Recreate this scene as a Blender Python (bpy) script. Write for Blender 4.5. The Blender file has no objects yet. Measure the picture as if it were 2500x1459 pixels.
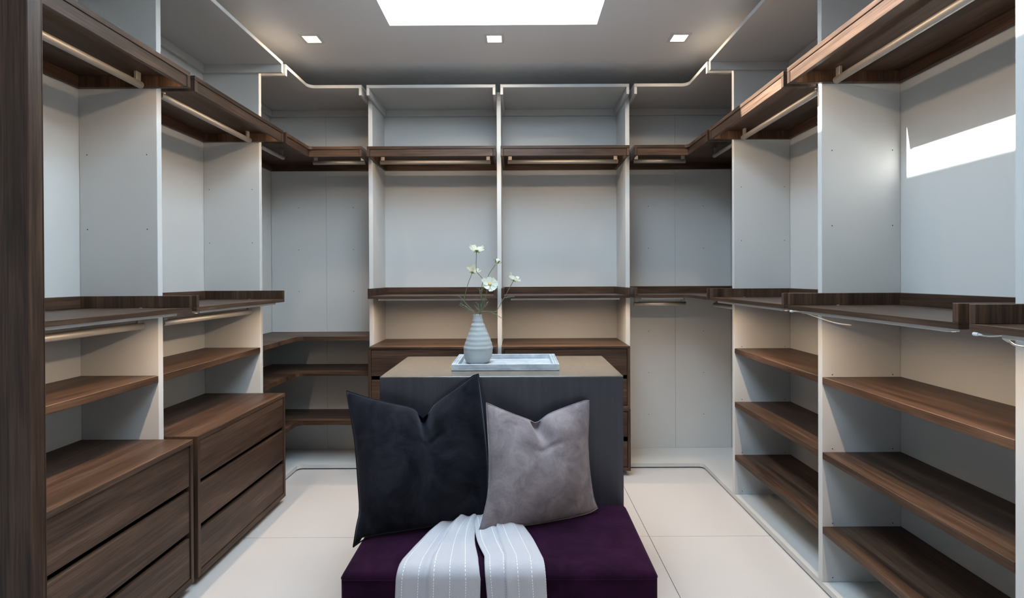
import bpy, bmesh, math, random
from mathutils import Vector, Matrix
random.seed(7)
S = bpy.context.scene
COL = S.collection
sin, cos, PI = math.sin, math.cos, math.pi

# ------------------------------------------------------------------ measures
H_CAM = 1.3583
XL, XR = -1.5652, 1.3106          # front edges of the side uprights
D, T, PR = 0.34, 0.03, 0.1485     # upright depth, thickness, overhang of shelves
XLB, XRB = XL - D, XR + D         # back panel planes
YB = 3.7221; YBB = YB + D
YL = [1.3726, 2.2826, 3.1876]     # near faces of the left uprights
YR = [1.3562, 2.2661, 3.1822]
XB = [-1.0541, -0.1444, 0.7648]   # left faces of the rear uprights
DS = D + PR                       # depth of shelves that overhang
ZT, ZU, ZTRAY = 2.669, 2.253, 1.2845
DECK = 0.035
HC = 2.81                         # ceiling
E = 0.0015
SKX0, SKX1, SKY0, SKY1 = -0.731, 0.462, 0.55, 3.03   # skylight opening

# ------------------------------------------------------------------ camera
F_PX, CX, CY, ROLL, PITCH, YAW = 1282.118, 1262.047, 682.411, 0.00453, -0.00464, -0.00155
ex1 = Vector((cos(YAW), -sin(YAW), 0)); ey1 = Vector((sin(YAW), cos(YAW), 0)); ez = Vector((0, 0, 1))
fwd = ey1 * cos(PITCH) + ez * sin(PITCH)
up0 = -ey1 * sin(PITCH) + ez * cos(PITCH)
right = ex1 * cos(ROLL) - up0 * sin(ROLL)
up = ex1 * sin(ROLL) + up0 * cos(ROLL)
cam_data = bpy.data.cameras.new('camera')
cam = bpy.data.objects.new('camera', cam_data); COL.objects.link(cam)
m = Matrix((right, up, -fwd)).transposed().to_4x4(); m.translation = (0, 0, H_CAM)
cam.matrix_world = m
cam_data.sensor_fit = 'HORIZONTAL'; cam_data.sensor_width = 36.0
cam_data.lens = 36.0 * F_PX / 2500.0
cam_data.shift_x = (1250.0 - CX) / 2500.0
cam_data.shift_y = (CY - 729.5) / 2500.0
cam_data.clip_start = 0.02
S.camera = cam

# ------------------------------------------------------------------ sky, sun, exposure
W = bpy.data.worlds.new('sky'); S.world = W; W.use_nodes = True
bg = W.node_tree.nodes['Background']
bg.inputs['Color'].default_value = (0.63, 0.82, 1.0, 1); bg.inputs['Strength'].default_value = 11.0
sun_d = bpy.data.lights.new('sun', 'SUN'); sun_d.energy = 28; sun_d.angle = 0.012; sun_d.color = (1.0, 0.97, 0.93)
sun = bpy.data.objects.new('sun', sun_d); COL.objects.link(sun)
sun.rotation_euler = Vector((1.0, -0.107, -0.614)).to_track_quat('-Z', 'Y').to_euler()
por_d = bpy.data.lights.new('skylight_portal', 'AREA'); por_d.shape = 'RECTANGLE'
por_d.size = SKX1 - SKX0 - 0.2; por_d.size_y = SKY1 - SKY0 - 0.24; por_d.cycles.is_portal = True
por = bpy.data.objects.new('skylight_portal', por_d); COL.objects.link(por)
por.location = ((SKX0 + SKX1) / 2, (SKY0 + SKY1) / 2, 3.20)
S.view_settings.view_transform = 'Standard'; S.view_settings.look = 'None'
S.view_settings.exposure = 0.35; S.view_settings.gamma = 1.0; S.view_settings.use_curve_mapping = False
LED_COL = (1.0, 0.73, 0.49)
LED_UP, LED_MID, DOWN_W = 0.8, 2.4, 4.2

# ------------------------------------------------------------------ materials
MATS = {}
def new_mat(name):
    mt = bpy.data.materials.new(name); mt.use_nodes = True
    nt = mt.node_tree; b = nt.nodes['Principled BSDF']; MATS[name] = mt
    return mt, nt, b
def coords(nt, scale, rnd=True, src='Object'):
    tc = nt.nodes.new('ShaderNodeTexCoord'); mp = nt.nodes.new('ShaderNodeMapping')
    mp.inputs['Scale'].default_value = scale
    nt.links.new(tc.outputs[src], mp.inputs['Vector'])
    if rnd:
        oi = nt.nodes.new('ShaderNodeObjectInfo'); mu = nt.nodes.new('ShaderNodeMath'); mu.operation = 'MULTIPLY'
        mu.inputs[1].default_value = 37.0; nt.links.new(oi.outputs['Random'], mu.inputs[0])
        nt.links.new(mu.outputs[0], mp.inputs['Location'])
    return mp.outputs['Vector']
def noise(nt, vec, scale=1.0, detail=4, rough=0.55, dist=0.0):
    n = nt.nodes.new('ShaderNodeTexNoise'); n.inputs['Scale'].default_value = scale
    n.inputs['Detail'].default_value = detail; n.inputs['Roughness'].default_value = rough
    n.inputs['Distortion'].default_value = dist
    nt.links.new(vec, n.inputs['Vector']); return n.outputs['Fac']
def ramp(nt, fac, stops):
    r = nt.nodes.new('ShaderNodeValToRGB'); el = r.color_ramp.elements
    el[0].position, el[0].color = stops[0][0], (*stops[0][1], 1)
    el[1].position, el[1].color = stops[-1][0], (*stops[-1][1], 1)
    for p, c in stops[1:-1]:
        e = el.new(p); e.color = (*c, 1)
    nt.links.new(fac, r.inputs['Fac']); return r.outputs['Color']
def bump(nt, b, fac, strength, dist=0.002):
    n = nt.nodes.new('ShaderNodeBump'); n.inputs['Strength'].default_value = strength
    n.inputs['Distance'].default_value = dist
    nt.links.new(fac, n.inputs['Height']); nt.links.new(n.outputs['Normal'], b.inputs['Normal'])
def mixc(nt, a, c, fac, mode='MIX'):
    n = nt.nodes.new('ShaderNodeMix'); n.data_type = 'RGBA'; n.blend_type = mode
    if isinstance(fac, float): n.inputs[0].default_value = fac
    else: nt.links.new(fac, n.inputs[0])
    for s, i in ((a, 6), (c, 7)):
        if isinstance(s, tuple): n.inputs[i].default_value = (*s, 1)
        else: nt.links.new(s, n.inputs[i])
    return n.outputs[2]

def walnut(name, axis, k=1.0):
    mt, nt, b = new_mat(name)
    def sc(a, c): s = [c, c, c]; s['xyz'.index(axis)] = a; return tuple(s)
    broad = noise(nt, coords(nt, sc(0.9, 9)), 1, 3, 0.5, 1.2)
    fine = noise(nt, coords(nt, sc(5, 190)), 1, 4, 0.65, 0.2)
    mid = noise(nt, coords(nt, sc(1.6, 42)), 1, 3, 0.6, 0.8)
    c1 = ramp(nt, broad, [(0.30, (0.034*k, 0.0195*k, 0.0128*k)), (0.52, (0.073*k, 0.0415*k, 0.0272*k)), (0.72, (0.120*k, 0.070*k, 0.046*k))])
    c2 = ramp(nt, mid, [(0.3, (0.62, 0.60, 0.60)), (0.7, (1.25, 1.25, 1.25))])
    c3 = ramp(nt, fine, [(0.32, (0.52, 0.50, 0.48)), (0.62, (1.28, 1.28, 1.28))])
    c = mixc(nt, mixc(nt, c1, c2, 0.8, 'MULTIPLY'), c3, 0.85, 'MULTIPLY')
    nt.links.new(c, b.inputs['Base Color'])
    b.inputs['Roughness'].default_value = 0.42; b.inputs['Specular IOR Level'].default_value = 0.24
    bump(nt, b, fine, 0.12, 0.0006)
    return mt
WX = walnut('walnut_grain_x', 'x'); WY = walnut('walnut_grain_y', 'y'); WZ = walnut('walnut_grain_z', 'z')
WEDGE = walnut('walnut_edge', 'x', 0.92)

def plain(name, col, rough=0.5, metal=0.0, spec=0.5, nscale=None, namt=0.03, bmp=0.0):
    mt, nt, b = new_mat(name)
    b.inputs['Roughness'].default_value = rough; b.inputs['Metallic'].default_value = metal
    b.inputs['Specular IOR Level'].default_value = spec
    if nscale:
        f = noise(nt, coords(nt, (1, 1, 1)), nscale, 4)
        c = ramp(nt, f, [(0.3, tuple(v * (1 - namt) for v in col)), (0.7, tuple(min(1, v * (1 + namt)) for v in col))])
        nt.links.new(c, b.inputs['Base Color'])
        if bmp: bump(nt, b, f, bmp, 0.001)
    else:
        b.inputs['Base Color'].default_value = (*col, 1)
    return mt
PANEL = plain('grey_melamine', (0.59, 0.59, 0.58), 0.55, spec=0.28, nscale=600, namt=0.02, bmp=0.03)
WALLM = plain('wall_paint', (0.82, 0.815, 0.81), 0.7, nscale=300, namt=0.01)
CEIL = plain('ceiling_paint', (0.92, 0.915, 0.925), 0.75, nscale=300, namt=0.01)
SHAFT = plain('shaft_white', (0.86, 0.87, 0.88), 0.7, nscale=200, namt=0.01)
TILE = plain('porcelain_tile', (0.60, 0.58, 0.575), 0.28, spec=0.45, nscale=3, namt=0.012)
GROUT = plain('grout', (0.20, 0.19, 0.19), 0.9)
ALU = plain('brushed_aluminium', (0.46, 0.44, 0.41), 0.52, 0.75, nscale=90, namt=0.03)
PROF = plain('led_profile_grey', (0.72, 0.72, 0.72), 0.5, 0.2)
CAPM = plain('white_plastic', (0.85, 0.84, 0.82), 0.4)
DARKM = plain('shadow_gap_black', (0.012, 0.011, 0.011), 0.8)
PEG = plain('peg_hole_dark', (0.05, 0.045, 0.04), 0.8)
FRAMEM = plain('skylight_frame_white', (0.82, 0.83, 0.84), 0.5)

def emis(name, col, st):
    mt, nt, b = new_mat(name)
    b.inputs['Base Color'].default_value = (0.8, 0.8, 0.8, 1)
    b.inputs['Emission Color'].default_value = (*col, 1); b.inputs['Emission Strength'].default_value = st
    return mt
DIFF = emis('led_diffuser', LED_COL, 3.0)
LAMPM = emis('downlight_lamp', (1.0, 0.80, 0.60), 9.0)

def glass():
    mt, nt, b = new_mat('skylight_glass'); nt.nodes.remove(b)
    o = nt.nodes['Material Output']; t = nt.nodes.new('ShaderNodeBsdfTransparent'); g = nt.nodes.new('ShaderNodeBsdfGlossy')
    g.inputs['Roughness'].default_value = 0.02; t.inputs['Color'].default_value = (0.96, 0.98, 0.98, 1)
    x = nt.nodes.new('ShaderNodeMixShader'); x.inputs[0].default_value = 0.05
    nt.links.new(t.outputs[0], x.inputs[1]); nt.links.new(g.outputs[0], x.inputs[2])
    nt.links.new(x.outputs[0], o.inputs['Surface']); return mt
GLASS = glass()

def dark_veneer(name, col, rough, ior=1.5):
    mt, nt, b = new_mat(name)
    ax = (40, 40, 1.2)
    f = noise(nt, coords(nt, ax), 1, 4, 0.6, 0.4)
    nt.links.new(ramp(nt, f, [(0.3, tuple(v * 0.75 for v in col)), (0.7, tuple(v * 1.25 for v in col))]), b.inputs['Base Color'])
    b.inputs['Roughness'].default_value = rough; b.inputs['Specular IOR Level'].default_value = 0.5; b.inputs['IOR'].default_value = ior
    bump(nt, b, f, 0.04, 0.0005)
    return mt
ISLF = dark_veneer('island_dark_veneer', (0.040, 0.037, 0.046), 0.30, 1.55)
ISLT = dark_veneer('island_top_lacquer', (0.165, 0.122, 0.088), 0.20, 2.0)

def velvet(name, dark, lite, scale, sheen, rough=0.85, bm=0.25, sheen_tint=(1, 1, 1)):
    mt, nt, b = new_mat(name)
    v = coords(nt, (1, 1, 1), False)
    a = noise(nt, v, scale, 6, 0.68, 0.6); f = noise(nt, v, 420, 2, 0.7)
    c = ramp(nt, a, [(0.34, dark), (0.66, lite)])
    c = mixc(nt, c, ramp(nt, f, [(0.3, (0.82, 0.82, 0.82)), (0.7, (1.12, 1.12, 1.12))]), 0.8, 'MULTIPLY')
    nt.links.new(c, b.inputs['Base Color']); b.inputs['Roughness'].default_value = rough
    b.inputs['Specular IOR Level'].default_value = 0.05
    b.inputs['Sheen Weight'].default_value = sheen; b.inputs['Sheen Roughness'].default_value = 0.45
    b.inputs['Sheen Tint'].default_value = (*sheen_tint, 1)
    bump(nt, b, f, bm, 0.0008)
    return mt
V_DARK = velvet('velvet_charcoal', (0.0035, 0.0040, 0.0058), (0.022, 0.020, 0.027), 7, 0.12, sheen_tint=(0.8, 0.8, 0.95))
V_GREY = velvet('velvet_mauve_grey', (0.175, 0.140, 0.150), (0.30, 0.25, 0.255), 13, 0.22)
V_PLUM = velvet('velvet_plum', (0.011, 0.0020, 0.0095), (0.026, 0.0055, 0.022), 8, 0.07, sheen_tint=(0.8, 0.5, 0.9))

def throw_mat():
    mt, nt, b = new_mat('throw_woven_grey')
    v = coords(nt, (1, 1, 1), False, 'UV')
    f = noise(nt, coords(nt, (1, 1, 1), False), 900, 2, 0.7)
    base = ramp(nt, f, [(0.25, (0.42, 0.40, 0.425)), (0.75, (0.60, 0.575, 0.605))])
    sx = nt.nodes.new('ShaderNodeSeparateXYZ'); nt.links.new(v, sx.inputs[0])
    def mth(op, a, c):
        n = nt.nodes.new('ShaderNodeMath'); n.operation = op
        for i, s in enumerate((a, c)):
            if s is None: continue
            if isinstance(s, (int, float)): n.inputs[i].default_value = s
            else: nt.links.new(s, n.inputs[i])
        return n.outputs[0]
    u = mth('FRACT', mth('MULTIPLY', sx.outputs['X'], 1.0), None)
    line = mth('LESS_THAN', mth('ABSOLUTE', mth('SUBTRACT', u, 0.5), None), 0.022)
    dash = mth('LESS_THAN', mth('FRACT', mth('MULTIPLY', sx.outputs['Y'], 120.0), None), 0.6)
    fac = mth('MULTIPLY', line, dash)
    nt.links.new(mixc(nt, base, (0.97, 0.97, 0.97), fac), b.inputs['Base Color'])
    b.inputs['Roughness'].default_value = 0.95; b.inputs['Specular IOR Level'].default_value = 0.1
    b.inputs['Sheen Weight'].default_value = 0.15
    bump(nt, b, f, 0.4, 0.001)
    return mt
THROW = throw_mat()

def tray_mat():
    mt, nt, b = new_mat('bone_inlay_tray')
    f = noise(nt, coords(nt, (10, 26, 26), False), 1, 5, 0.6, 1.0)
    g = noise(nt, coords(nt, (3, 3, 3), False), 3, 4, 0.6, 2.0)
    c = ramp(nt, f, [(0.3, (0.40, 0.43, 0.47)), (0.7, (0.66, 0.68, 0.71))])
    c = mixc(nt, c, ramp(nt, g, [(0.35, (0.72, 0.74, 0.78)), (0.65, (1.1, 1.1, 1.08))]), 0.7, 'MULTIPLY')
    nt.links.new(c, b.inputs['Base Color']); b.inputs['Roughness'].default_value = 0.42
    return mt
TRAYM = tray_mat()
VASEM = plain('matte_ceramic', (0.40, 0.41, 0.41), 0.62, nscale=14, namt=0.05, bmp=0.1)
STEM = plain('stem_green', (0.15, 0.17, 0.08), 0.6)
LEAF = plain('leaf_green', (0.20, 0.25, 0.17), 0.6)
SEPAL = plain('sepal_green', (0.22, 0.30, 0.10), 0.6)
PETAL = plain('petal_cream', (0.86, 0.86, 0.74), 0.55, nscale=60, namt=0.06)
def petal_mat():
    mt = PETAL; nt = mt.node_tree; b = nt.nodes['Principled BSDF']; o = nt.nodes['Material Output']
    t = nt.nodes.new('ShaderNodeBsdfTranslucent'); t.inputs['Color'].default_value = (0.86, 0.87, 0.70, 1)
    x = nt.nodes.new('ShaderNodeMixShader'); x.inputs[0].default_value = 0.45
    nt.links.new(b.outputs[0], x.inputs[1]); nt.links.new(t.outputs[0], x.inputs[2]); nt.links.new(x.outputs[0], o.inputs['Surface'])
petal_mat()
PISTIL = plain('flower_centre', (0.55, 0.36, 0.10), 0.8)

# ------------------------------------------------------------------ mesh helpers
def mesh_obj(name, bm, mat, parent=None, loc=None, smooth=False):
    me = bpy.data.meshes.new(name); bm.normal_update(); bm.to_mesh(me); bm.free()
    me.materials.append(mat)
    if smooth:
        for p in me.polygons: p.use_smooth = True
    o = bpy.data.objects.new(name, me); COL.objects.link(o)
    if parent: o.parent = parent
    if loc is not None: o.location = loc
    return o
def add_box(bm, x0, x1, y0, y1, z0, z1):
    vs = [bm.verts.new((x, y, z)) for z in (z0, z1) for (x, y) in ((x0, y0), (x1, y0), (x1, y1), (x0, y1))]
    for f in ((0, 3, 2, 1), (4, 5, 6, 7), (0, 1, 5, 4), (1, 2, 6, 5), (2, 3, 7, 6), (3, 0, 4, 7)):
        bm.faces.new([vs[i] for i in f])
def box(name, x0, x1, y0, y1, z0, z1, mat, parent=None, bev=0.0012, seg=1):
    bm = bmesh.new(); add_box(bm, x0, x1, y0, y1, z0, z1)
    if bev: bmesh.ops.bevel(bm, geom=bm.edges[:], offset=bev, segments=seg, profile=0.5, affect='EDGES')
    return mesh_obj(name, bm, mat, parent, smooth=False)
def prism_bm(poly, z0, z1):
    bm = bmesh.new()
    a = [bm.verts.new((x, y, z0)) for x, y in poly]; b = [bm.verts.new((x, y, z1)) for x, y in poly]
    n = len(poly); bm.faces.new(a[::-1]); bm.faces.new(b)
    for i in range(n):
        bm.faces.new((a[i], a[(i + 1) % n], b[(i + 1) % n], b[i]))
    bmesh.ops.recalc_face_normals(bm, faces=bm.faces[:])
    return bm
def tube_bm(bm, pts, r, n=8, r2=None):
    pts = [Vector(p) for p in pts]; rings = []
    for i, p in enumerate(pts):
        d = (pts[min(i + 1, len(pts) - 1)] - pts[max(i - 1, 0)]).normalized()
        a = d.orthogonal().normalized() if i == 0 else (a - d * a.dot(d)).normalized()
        c = d.cross(a)
        rr = r if r2 is None else r + (r2 - r) * i / (len(pts) - 1)
        rings.append([bm.verts.new(p + (a * cos(2 * PI * k / n) + c * sin(2 * PI * k / n)) * rr) for k in range(n)])
    for i in range(len(rings) - 1):
        for k in range(n):
            bm.faces.new((rings[i][k], rings[i][(k + 1) % n], rings[i + 1][(k + 1) % n], rings[i + 1][k]))
    bm.faces.new(rings[0][::-1]); bm.faces.new(rings[-1])
def smooth_path(pts, n=6):
    pts = [Vector(p) for p in pts]; out = []
    P = [pts[0] * 2 - pts[1]] + pts + [pts[-1] * 2 - pts[-2]]
    for i in range(1, len(P) - 2):
        for k in range(n):
            t = k / n; a, b, c, d = P[i - 1], P[i], P[i + 1], P[i + 2]
            out.append(0.5 * ((2 * b) + (c - a) * t + (2 * a - 5 * b + 4 * c - d) * t * t + (3 * b - a - 3 * c + d) * t ** 3))
    out.append(pts[-1]); return out
def lathe_bm(prof, n=48, wob=None):
    bm = bmesh.new(); rings = []
    for (r, z) in prof:
        ring = []
        for k in range(n):
            a = 2 * PI * k / n; dx, dy, rr = (0, 0, r) if wob is None else wob(a, r, z)
            ring.append(bm.verts.new((dx + rr * cos(a), dy + rr * sin(a), z)))
        rings.append(ring)
    for i in range(len(rings) - 1):
        for k in range(n):
            bm.faces.new((rings[i][k], rings[i][(k + 1) % n], rings[i + 1][(k + 1) % n], rings[i + 1][k]))
    bm.faces.new(rings[0][::-1]); bm.faces.new(rings[-1])
    return bm
def tag(o, label, cat, group=None):
    o['label'] = label; o['category'] = cat
    if group: o['group'] = group
    return o
def thing(name, label, cat, loc=(0, 0, 0), rotz=0.0, group=None):
    o = bpy.data.objects.new(name, None); COL.objects.link(o); o.empty_display_size = 0.1
    o.location = loc; o.rotation_euler = (0, 0, rotz)
    return tag(o, label, cat, group)
def struct(o): o['kind'] = 'structure'; return o
def area(name, parent, loc, rot, sx, sy, w, col=LED_COL, spread=PI):
    l = bpy.data.lights.new(name, 'AREA'); l.shape = 'RECTANGLE'; l.size = sx; l.size_y = sy
    l.energy = w; l.color = col; l.spread = spread
    o = bpy.data.objects.new(name, l); COL.objects.link(o); o.parent = parent
    o.location = loc; o.rotation_euler = rot; return o

# ------------------------------------------------------------------ the room
WL, WR, WB, WF = XLB - 0.03, XRB + 0.03, YBB + 0.03, -1.30
def room():
    struct(box('wall_left', WL - 0.1, WL, WF - 0.1, WB + 0.1, -0.05, HC + 0.05, WALLM, bev=0))
    struct(box('wall_right', WR, WR + 0.1, WF - 0.1, WB + 0.1, -0.05, HC + 0.05, WALLM, bev=0))
    struct(box('wall_back', WL, WR, WB, WB + 0.1, -0.05, HC + 0.05, WALLM, bev=0))
    struct(box('wall_front', WL, WR, WF - 0.1, WF, -0.05, HC + 0.05, WALLM, bev=0))
    fl = struct(box('floor', WL, WR, WF, WB, -0.05, -0.006, GROUT, bev=0))
    xs = [WL, -1.718, -0.518, 0.682, WR]; ys = [WF, -0.856, 0.344, 1.544, 2.744, 3.944, WB]
    g = 0.0014
    for i in range(len(xs) - 1):
        for j in range(len(ys) - 1):
            box('tile', xs[i] + g, xs[i + 1] - g, ys[j] + g, ys[j + 1] - g, -0.006, 0.0, TILE, fl, bev=0.0006)
    bm = bmesh.new()
    for a in ((WL, SKX0, WF, WB), (SKX1, WR, WF, WB), (SKX0, SKX1, WF, SKY0), (SKX0, SKX1, SKY1, WB)):
        add_box(bm, *a, HC, HC + 0.02)
    ce = struct(mesh_obj('ceiling', bm, CEIL))
    bm = bmesh.new(); t = 0.05
    for a in ((SKX0 - t, SKX0, SKY0 - t, SKY1 + t), (SKX1, SKX1 + t, SKY0 - t, SKY1 + t), (SKX0, SKX1, SKY0 - t, SKY0), (SKX0, SKX1, SKY1, SKY1 + t)):
        add_box(bm, *a, HC + 0.0205, 3.1295)
    mesh_obj('skylight_shaft', bm, SHAFT, ce)
    # skylight sash
    w = struct(bpy.data.objects.new('window_1', None)); COL.objects.link(w); w.location = ((SKX0 + SKX1) / 2, (SKY0 + SKY1) / 2, 3.13)
    bm = bmesh.new(); fx, fy = 0.10, 0.125
    cx, cy = w.location.x, w.location.y
    X0, X1, Y0, Y1 = SKX0 - 0.05 - cx, SKX1 + 0.05 - cx, SKY0 - 0.05 - cy, SKY1 + 0.05 - cy
    for a in ((X0, X0 + fx + 0.05, Y0, Y1), (X1 - fx - 0.05, X1, Y0, Y1), (X0 + fx + 0.05, X1 - fx - 0.05, Y0, Y0 + fy + 0.05), (X0 + fx + 0.05, X1 - fx - 0.05, Y1 - fy - 0.05, Y1)):
        add_box(bm, *a, 0.0, 0.056)
    mesh_obj('window_frame', bm, FRAMEM, w)
    box('window_pane', X0 + 0.12, X1 - 0.12, Y0 + 0.14, Y1 - 0.14, 0.02, 0.03, GLASS, w, bev=0)
room()

# plinth deck running round three sides, rounded inside corners
def fillet(cx, cy, r, a0, a1, n=6):
    return [(cx + r * cos(a0 + (a1 - a0) * i / n), cy + r * sin(a0 + (a1 - a0) * i / n)) for i in range(n + 1)]
r = 0.035
poly = [(XLB - 0.02, 1.20), (XL, 1.20)] + fillet(XL + r, YB - r, r, PI, PI / 2) + fillet(XR - r, YB - r, r, PI / 2, 0) + \
       [(XR, 0.43), (XRB + 0.02, 0.43), (XRB + 0.02, YBB + 0.02), (XLB - 0.02, YBB + 0.02)]
def plinth():
    t = thing('plinth', 'low pale grey plinth with rounded corners running under the wardrobes', 'plinth')
    bm = prism_bm(poly, 0.009, DECK)
    mesh_obj('deck', bm, PANEL, t)
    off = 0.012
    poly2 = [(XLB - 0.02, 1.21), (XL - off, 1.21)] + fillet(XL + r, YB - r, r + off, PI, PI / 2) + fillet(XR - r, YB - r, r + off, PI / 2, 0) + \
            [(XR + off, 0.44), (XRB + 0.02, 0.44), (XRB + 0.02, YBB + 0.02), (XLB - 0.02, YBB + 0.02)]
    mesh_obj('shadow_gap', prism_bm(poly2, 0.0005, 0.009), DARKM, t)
plinth()

# ------------------------------------------------------------------ bays: local x runs along the wall, -y points into the room
def bay(wall, a, b):
    """origin, rotation and clear width of the bay between a and b along its wall"""
    if wall == 'B': return (a, YBB, 0), 0.0, b - a
    if wall == 'L': return (XLB, a, 0), PI / 2, b - a
    return (XRB, b, 0), -PI / 2, b - a
L1 = bay('L', YL[0] + T, YL[1]); L2 = bay('L', YL[1] + T, YL[2])
R0 = bay('R', YR[0] - 0.88, YR[0]); R1 = bay('R', YR[0] + T, YR[1]); R2 = bay('R', YR[1] + T, YR[2])
B1 = bay('B', XB[0] + T, XB[1]); B2 = bay('B', XB[1] + T, XB[2])
PEGZ = [0.29, 0.612, 0.932, 1.252, 1.574, 1.898]

# uprights
def disc(bm, c, n, r, k=8):
    c = Vector(c); n = Vector(n); a = n.orthogonal().normalized(); b = n.cross(a)
    bm.faces.new([bm.verts.new(c + a * r * cos(2 * PI * i / k) + b * r * sin(2 * PI * i / k)) for i in range(k)])
def upright(side, pos, label, pegs):
    h0, h1 = DECK + 0.0005, 2.6675
    if side == 'B':
        o = thing('upright_panel', label, 'panel', (pos, YB, h0), 0, 'uprights of the wardrobe')
        dims = (0, T, 0, D - 0.0005)
    elif side == 'L':
        o = thing('upright_panel', label, 'panel', (XL, pos, h0), 0, 'uprights of the wardrobe')
        dims = (-D + 0.0005, 0, 0, T)
    else:
        o = thing('upright_panel', label, 'panel', (XR, pos, h0), 0, 'uprights of the wardrobe')
        dims = (0, D - 0.0005, 0, T)
    box('board', *dims, 0, h1 - h0, PANEL, o, bev=0.0015)
    bm = bmesh.new()
    for z in pegs:
        for d in (0.045, 0.305):
            if side == 'B':
                for x, n in ((-0.0004, -1), (T + 0.0004, 1)): disc(bm, (x, D - d, z - h0), (n, 0, 0), 0.0028)
            else:
                x = -d if side == 'L' else d
                for y, n in ((-0.0004, -1), (T + 0.0004, 1)): disc(bm, (x, y, z - h0), (0, n, 0), 0.0028)
    p = mesh_obj('peg_holes', bm, PEG, o); p['kind'] = 'stuff'
LP = [1.574, 1.898]; RP = [0.055, 0.29, 0.612, 0.932, 1.574, 1.898]
upright('L', YL[1], 'grey upright panel between the two drawer bays on the left wall', LP)
upright('L', YL[2], 'grey upright panel at the left wall beside the corner shelves', LP)
upright('L', YL[0], 'grey upright panel behind the tall walnut panel at the far left edge', LP)
upright('R', YR[0], 'grey upright panel cut by the right edge of the picture', RP)
upright('R', YR[1], 'grey upright panel with a sunlit edge between the two shelf bays on the right', RP)
upright('R', YR[2], 'grey upright panel between the right shelf bays and the empty right corner', RP)
upright('B', XB[0], 'grey upright panel at the left end of the rear drawer bays', [])
upright('B', XB[1], 'grey upright panel in the middle of the rear wall behind the vase', [])
upright('B', XB[2], 'grey upright panel at the right end of the rear drawer bays', [])

# back panels
def back_panel(wall, a, b, label, pegs=()):
    g = 0.0006; z0, z1 = DECK + 0.0005, 2.66
    if wall == 'B': o = box('back_panel', a + g, b - g, YBB, YBB + 0.018, z0, z1, PANEL, bev=0.0008)
    elif wall == 'L': o = box('back_panel', XLB - 0.018, XLB, a + g, b - g, z0, z1, PANEL, bev=0.0008)
    else: o = box('back_panel', XRB, XRB + 0.018, a + g, b - g, z0, z1, PANEL, bev=0.0008)
    tag(o, label, 'panel', 'back panels of the wardrobe')
    if pegs:
        bm = bmesh.new()
        for x in pegs:
            for z in PEGZ: disc(bm, (x, YBB - 0.0005, z + 0.004), (0, -1, 0), 0.0032)
        p = mesh_obj('peg_holes', bm, PEG, o); p['kind'] = 'stuff'
back_panel('L', YL[0], YL[1] + T / 2, 'grey back panel of the nearest left bay')
back_panel('L', YL[1] + T / 2, YL[2] + T / 2, 'grey back panel of the second left bay')
back_panel('L', YL[2] + T / 2, YBB, 'narrow visible grey side panel inside the left corner')
back_panel('R', YR[0] - 0.9, YR[0] + T / 2, 'grey back panel hidden past the right picture edge')
back_panel('R', YR[0] + T / 2, YR[1] + T / 2, 'grey back panel of the right bay with the bright sun patch')
back_panel('R', YR[1] + T / 2, YR[2] + T / 2, 'grey back panel of the right bay next to the right corner')
back_panel('R', YR[2] + T / 2, YBB, 'grey side panel inside the empty right corner')
back_panel('B', XLB, -1.479, 'grey back panel, left half of the left corner', (-1.693,))
back_panel('B', -1.479, XB[0] + T / 2, 'grey back panel, right half of the left corner', (-1.270,))
back_panel('B', XB[0] + T / 2, XB[1] + T / 2, 'grey back panel of the rear bay left of the middle upright')
back_panel('B', XB[1] + T / 2, XB[2] + T / 2, 'grey back panel of the rear bay right of the middle upright')
back_panel('B', XB[2] + T / 2, 1.217, 'grey back panel, left half of the empty right corner', (1.011,))
back_panel('B', 1.217, XRB, 'grey back panel, right half of the empty right corner', (1.435,))

# pale top shelves with turned-down lips
def top_shelf(f, label):
    loc, rz, w = f
    o = thing('top_shelf', label, 'shelf', (*loc[:2], ZT - 0.07), rz, 'pale top shelves')
    a, b = E, w - E; y1 = -0.001
    box('shelf_board', a, b, -DS, y1, 0.049, 0.070, PANEL, o)
    box('side_lip', a, a + 0.019, -DS, y1, 0.0, 0.0488, PANEL, o)
    box('side_lip', b - 0.019, b, -DS, y1, 0.0, 0.0488, PANEL, o)
    box('back_lip', a + 0.0192, b - 0.0192, y1 - 0.019, y1, 0.0, 0.0488, PANEL, o)
top_shelf(L1, 'pale top shelf over the nearest left bay'); top_shelf(L2, 'pale top shelf over the second left bay')
top_shelf(R1, 'pale top shelf over the right bay with the sun patch'); top_shelf(R2, 'pale top shelf over the right bay next to the right corner')
top_shelf(B1, 'pale top shelf of the rear bay left of the middle upright'); top_shelf(B2, 'pale top shelf of the rear bay right of the middle upright')

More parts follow.
